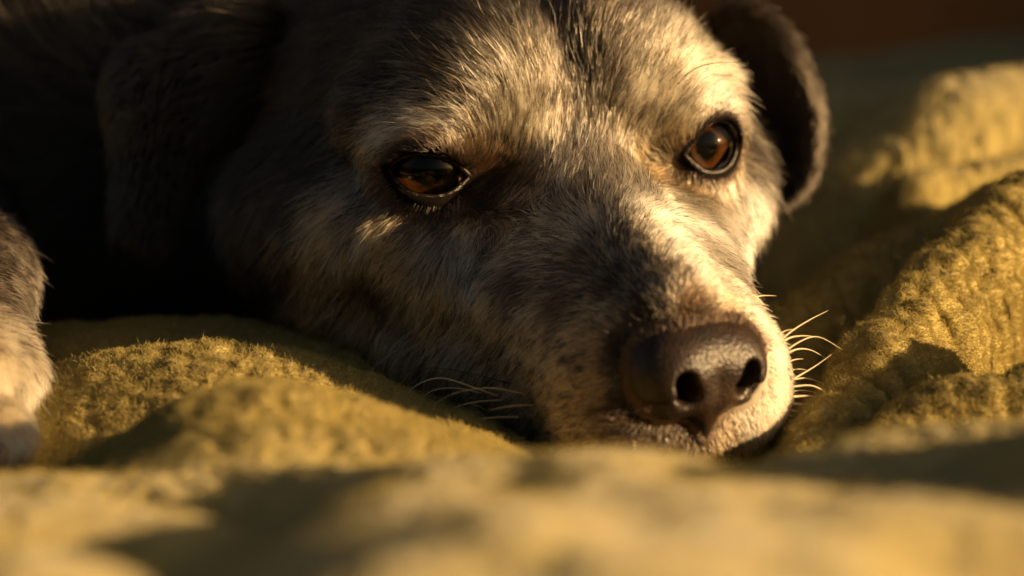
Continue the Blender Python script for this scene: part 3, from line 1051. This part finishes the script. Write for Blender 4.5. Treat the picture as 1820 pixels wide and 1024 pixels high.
# locks: hairs lean together towards the tips
wp = root + 0.0012 * np.stack([fbm(root * 500, 1, q) - .5 for q in (81, 82, 83)], -1)
cell = np.floor(wp / 0.00125).astype(np.int64)
key = (cell[:, 0] + 4096) * (8192 * 8192) + (cell[:, 1] + 4096) * 8192 + cell[:, 2] + 4096
_, own = np.unique(key, return_inverse=True)
NL = own.max() + 1
cnt = np.bincount(own, minlength=NL).astype(float)
flat = pts.reshape(NH, -1)
mean = np.stack([np.bincount(own, weights=flat[:, q], minlength=NL) / cnt for q in range(flat.shape[1])], -1)
lrand = rng.random((NL, 3))
cl = (0.62 * lrand[own, 0])[:, None] * (ts ** 1.3)[None]
pts = pts + (mean[own].reshape(pts.shape) - pts) * cl[..., None]
# colour: black or pale hair, partly decided lock by lock
dice = 0.68 * rng.random(NH) + 0.32 * lrand[own, 1]
dice = np.clip((dice - .5) * 1.25 + .5, 0, 1)
patchy = (fbm(root * 220, 2, 71) - .5) * .34
padm = np.clip((y - 22) / 8, 0, 1) * np.clip((-z - 22) / 6, 0, 1) * (Q[:, 0] < 6) * (~isleg)
spot = worley2(Q[:, 1:3].astype(float) / 4.6, 5)
freckle = np.clip((0.24 - spot) / 0.10, 0, 1) * padm * 0.55
nosed = nose_sdf_q(nose_local(Q))
rim = np.clip(1 - nosed / 3.5, 0, 1) * np.clip((z + 38) / 4 + (Q[:, 0] < 0), 0, 1)
hblk = np.where(earm, np.maximum(hblk, .95), hblk)
hrgb = np.where(earm[:, None], np.array(DKB), hrgb)
isblk = dice < np.clip(hblk + patchy * (~earm) + freckle + rim * .7, 0, 1)
tone = rng.normal(1, .16, NH) * (0.85 + 0.3 * lrand[own, 2])
rgb = np.where(isblk[:, None], np.array([.012, .009, .0065]) * rng.uniform(.5, 2.2, NH)[:, None], np.clip(hrgb * tone[:, None], .01, .92))
lidk = np.where(Q[:, 0] < 0, np.clip(1 - (lidd - 2.6) / 4.0, 0, 1), np.clip(1 - (lidd - 1.0) / 2.6, 0, 1))[:, None]
rgb = rgb * (1 - lidk) + np.array([.02, .012, .008]) * lidk
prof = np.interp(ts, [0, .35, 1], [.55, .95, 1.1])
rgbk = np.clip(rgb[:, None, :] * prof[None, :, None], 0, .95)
rad = np.interp(y, [-90, -30, 40, 70], [.0001, .000068, .000058, .000052]) * rng.uniform(.7, 1.3, NH)
radk = rad[:, None] * np.interp(ts, [0, .6, 1], [1, .9, .15])[None] * np.where(guard, 1.35, 1)[:, None]
# short down where the muzzle fur runs onto the nose pad
nd = head_sdf(NV * 1000)
NN = vert_normals(NV, NF)
nloc = nose_local(to_head(NV * 1000))
cand = np.where((nd > -0.2) & (nd < 2.6) & (nose_sdf(NV * 1000) < .5) & (nloc[:, 1] < 74))[0]
pick = rng.choice(cand, 16000)
pick = pick[rng.random(len(pick)) < np.clip(1.15 - nd[pick] / 2.6, 0, 1)]
nr = NV[pick] + rng.normal(0, .00018, (len(pick), 3))
nn_ = NN[pick]
back = np.broadcast_to(HEADBACK, nn_.shape)
nfl = back - nn_ * (back * nn_).sum(1)[:, None]
nl = rng.uniform(.0009, .002, len(pick))
nd0 = nfl + nn_ * .45 + rng.normal(0, .25, nfl.shape)
npts = nr[:, None] + nl[:, None, None] * (nd0[:, None] * ts[None, :, None] - nn_[:, None] * (.2 * ts ** 2)[None, :, None])
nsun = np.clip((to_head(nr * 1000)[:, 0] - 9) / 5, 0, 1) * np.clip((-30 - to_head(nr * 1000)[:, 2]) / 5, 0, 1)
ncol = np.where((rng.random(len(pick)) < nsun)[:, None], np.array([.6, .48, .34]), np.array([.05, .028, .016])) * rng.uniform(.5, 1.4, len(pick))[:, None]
fur_mat = hair_mat("dog_hair", .3, .55)
zone = np.where(isleg, 3, np.where((Q[:, 1] < -75), 2, np.where(earm | (ear_sdf(root * 1000)[1] < 2.0), 1, 0)))
zone = np.where((zone == 0) & (Q[:, 1] > 18), 4, zone)
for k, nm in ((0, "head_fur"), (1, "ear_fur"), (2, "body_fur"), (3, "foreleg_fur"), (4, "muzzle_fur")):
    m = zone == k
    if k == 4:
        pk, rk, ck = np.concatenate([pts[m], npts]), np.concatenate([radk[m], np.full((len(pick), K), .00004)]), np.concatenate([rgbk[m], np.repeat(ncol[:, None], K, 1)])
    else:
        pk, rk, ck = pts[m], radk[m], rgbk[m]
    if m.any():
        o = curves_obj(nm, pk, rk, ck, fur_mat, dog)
        o["kind"] = "stuff"
print("fur", round(time.time() - T0, 1))


# ------------------------------------------------------------------ whiskers
wh_mat, t, b = new_mat("whisker_pale")
b.inputs["Base Color"].default_value = (0.85, 0.74, 0.55, 1); b.inputs["Roughness"].default_value = 0.35
tl = t.nodes.new("ShaderNodeBsdfTranslucent"); tl.inputs[0].default_value = (0.9, 0.78, 0.55, 1)
mx = t.nodes.new("ShaderNodeMixShader"); mx.inputs[0].default_value = 0.45
t.links.new(b.outputs[0], mx.inputs[1]); t.links.new(tl.outputs[0], mx.inputs[2])
t.links.new(mx.outputs[0], t.nodes["Material Output"].inputs[0])
wh_dark = plain_mat("whisker_dark", (0.02, 0.014, 0.01), 0.35, 0.5, 0.2)
PAD = ((from_head([[27, 57, -37]])[0] / 1000 - CAM) @ _f)
WHISK = [
    ([(1325, 535), (1352, 526), (1380, 526)], 0), ([(1368, 622), (1405, 590), (1440, 568), (1472, 552)], 0), ([(1372, 624), (1400, 602), (1425, 597), (1446, 598)], 0),
    ([(1375, 640), (1420, 608), (1455, 599), (1496, 621)], 0), ([(1378, 642), (1412, 622), (1440, 622), (1466, 636)], 0), ([(1390, 686), (1420, 668), (1450, 650), (1478, 630)], 0),
    ([(1382, 654), (1410, 640), (1428, 638)], 0), ([(1392, 680), (1430, 672), (1465, 682)], 0), ([(1395, 690), (1440, 685), (1470, 700), (1487, 722)], 0),
    ([(1400, 706), (1440, 704), (1466, 713), (1484, 724)], 0), ([(1400, 718), (1440, 720), (1465, 733), (1486, 754)], 0), ([(1402, 728), (1435, 738), (1450, 752), (1456, 762)], 0),
    ([(1402, 738), (1428, 750), (1440, 760)], 0), ([(1402, 756), (1420, 766), (1430, 774)], 0),
    ([(908, 683), (860, 669), (800, 657), (745, 655), (712, 664)], 1), ([(890, 706), (840, 688), (785, 672), (745, 682), (722, 702)], 0), ([(925, 741), (880, 742), (835, 747), (795, 752)], 0),
    ([(895, 711), (850, 714), (815, 722), (790, 736)], 0), ([(872, 734), (850, 722), (828, 716)], 0), ([(880, 760), (850, 762), (815, 772)], 0), ([(860, 700), (810, 690), (770, 694), (745, 712)], 0),
    ([(1388, 664), (1418, 656), (1440, 660)], 3), ([(1394, 698), (1425, 694), (1452, 699), (1472, 712)], 3), ([(1372, 600), (1396, 588), (1412, 585)], 3), ([(1398, 745), (1425, 758), (1447, 778)], 3), ([(930, 700), (880, 690), (840, 692), (800, 702), (770, 722)], 3), ([(950, 720), (905, 722), (868, 730)], 3),
    ([(795, 130), (815, 142), (828, 165), (832, 190)], 2), ([(838, 215), (828, 196), (812, 182)], 2), ([(1212, 140), (1240, 120), (1280, 111), (1322, 113)], 1),
]


def spline(c, n=16):
    c = np.asarray(c, float)
    t = np.linspace(0, len(c) - 1, n)
    i = np.clip(t.astype(int), 0, len(c) - 2)
    f = (t - i)[:, None]
    p0, p1, p2, p3 = c[np.maximum(i - 1, 0)], c[i], c[i + 1], c[np.minimum(i + 2, len(c) - 1)]
    return 0.5 * (2 * p1 + (p2 - p0) * f + (2 * p0 - 5 * p1 + 4 * p2 - p3) * f ** 2 + (3 * p1 - p0 - 3 * p2 + p3) * f ** 3)


for k, (line, kind) in enumerate(WHISK):
    h, n = hit(*line[0])
    d0 = (np.array(h) - CAM) @ _f if h is not None else PAD
    if line[0][0] > 1320 and kind in (0, 3):
        d0 = max(d0, PAD - .004) if h is not None else PAD
        dd = np.linspace(0, .008, len(line)) + .003 * math.sin(k * 2.1)
    else:
        dd = -np.interp(np.arange(len(line)), [0, 1, len(line) - 1], [0, .006, .008])
    c3 = spline([P(px, py, d0 + e) for (px, py), e in zip(line, dd)])
    r0 = (0.00027, 0.00017, 0.0001, 0.00016)[kind] * (0.85 + .3 * rng.random())
    v, f = tube(c3, np.linspace(1, .12, len(c3)) * r0, 6)
    w_ = mesh_obj("whisker", v, f, wh_dark if kind == 1 else wh_mat, dog)

# ------------------------------------------------------------------ claws
claw_mat = plain_mat("claw_horn", (0.30, 0.20, 0.12), 0.35, 0.5, 0.4, 500)
for px, py, dd, L in ((-135, 808, .470, 40), (-98, 820, .464, 42), (-50, 822, .462, 42), (-3, 802, .467, 42), (40, 672, .500, 30)):
    c3 = spline([P(px, py - 22, dd + .004), P(px + 2, py, dd - .002), P(px + 1, py + L * .6, dd - .004), P(px - 3, py + L, dd - .0035)], 10)
    v, f = tube(c3, np.interp(np.linspace(0, 1, 10), [0, .5, 1], [.0019, .0017, .0004]), 10)
    mesh_obj("claw", v, f, claw_mat, dog)

# ------------------------------------------------------------------ blanket fuzz
Gv = BV.reshape(NR, NC, 3)
cellw = np.linalg.norm(Gv[:-1, 1:] - Gv[:-1, :-1], axis=-1) * np.linalg.norm(Gv[1:, :-1] - Gv[:-1, :-1], axis=-1)
dd = Gv[:-1, :-1, 1]
pxb = 910 + (Gv[:-1, :-1, 0]) / dd / KPX
fd_ = np.interp(dd, [.2, .33, .40, .42, .62, .72, .9, 1.0], [0, .8e6, 1.2e6, 7e6, 7e6, 1.2e6, .4e6, 0])
fd_ = fd_ * ((pxb > -250) & (pxb < 2050)) * (Gv[:-1, :-1, 2] > FLOOR + .006)
lam = (cellw * fd_).ravel()
NB = int(lam.sum())
cdf = np.cumsum(lam); cdf /= cdf[-1]
ci_ = np.searchsorted(cdf, rng.random(NB))
ri, cj = ci_ // (NC - 1), ci_ % (NC - 1)
fu, fv = rng.random(NB)[:, None], rng.random(NB)[:, None]
root = (Gv[ri, cj] * (1 - fu) + Gv[ri, cj + 1] * fu) * (1 - fv) + (Gv[ri + 1, cj] * (1 - fu) + Gv[ri + 1, cj + 1] * fu) * fv
bn = BN[ri, cj]
ln = rng.uniform(.0008, .0018, NB) * np.where(rng.random(NB) < .04, 1.7, 1)
d0 = bn * 0.75 + rng.normal(0, .55, (NB, 3))
d0 /= np.linalg.norm(d0, axis=1)[:, None]
side = np.cross(d0, rng.normal(0, 1, (NB, 3)))
ts = np.linspace(0, 1, 5)
curl = rng.uniform(.2, .7, NB)
pts = root[:, None] + ln[:, None, None] * (d0[:, None] * ts[None, :, None] + side[:, None] * (curl[:, None] * ts[None] ** 2)[..., None] * .6 - bn[:, None] * (.25 * ts ** 2)[None, :, None])
rgb = np.clip(np.array([.425, .355, .138]) * rng.normal(1, .15, NB)[:, None], .02, .9)
fibre_mat = attr_mat("fleece_fibre", "hair_color", 1.0, 0.0)
_t = fibre_mat.node_tree
_tl = _t.nodes.new("ShaderNodeBsdfTranslucent")
_t.links.new([n for n in _t.nodes if n.type == 'ATTRIBUTE'][0].outputs["Color"], _tl.inputs[0])
_mx = _t.nodes.new("ShaderNodeMixShader"); _mx.inputs[0].default_value = 0.35
_t.links.new(_t.nodes["Principled BSDF"].outputs[0], _mx.inputs[1]); _t.links.new(_tl.outputs[0], _mx.inputs[2])
_t.links.new(_mx.outputs[0], _t.nodes["Material Output"].inputs[0])
fz = curves_obj("fleece_pile", pts, np.interp(ts, [0, .7, 1], [1, .9, .3])[None] * rng.uniform(.00003, .00005, NB)[:, None], np.repeat(rgb[:, None], 5, 1), fibre_mat, blanket)
fz["kind"] = "stuff"
print("fuzz", NB, round(time.time() - T0, 1))
print("script", round(time.time() - T0, 1))
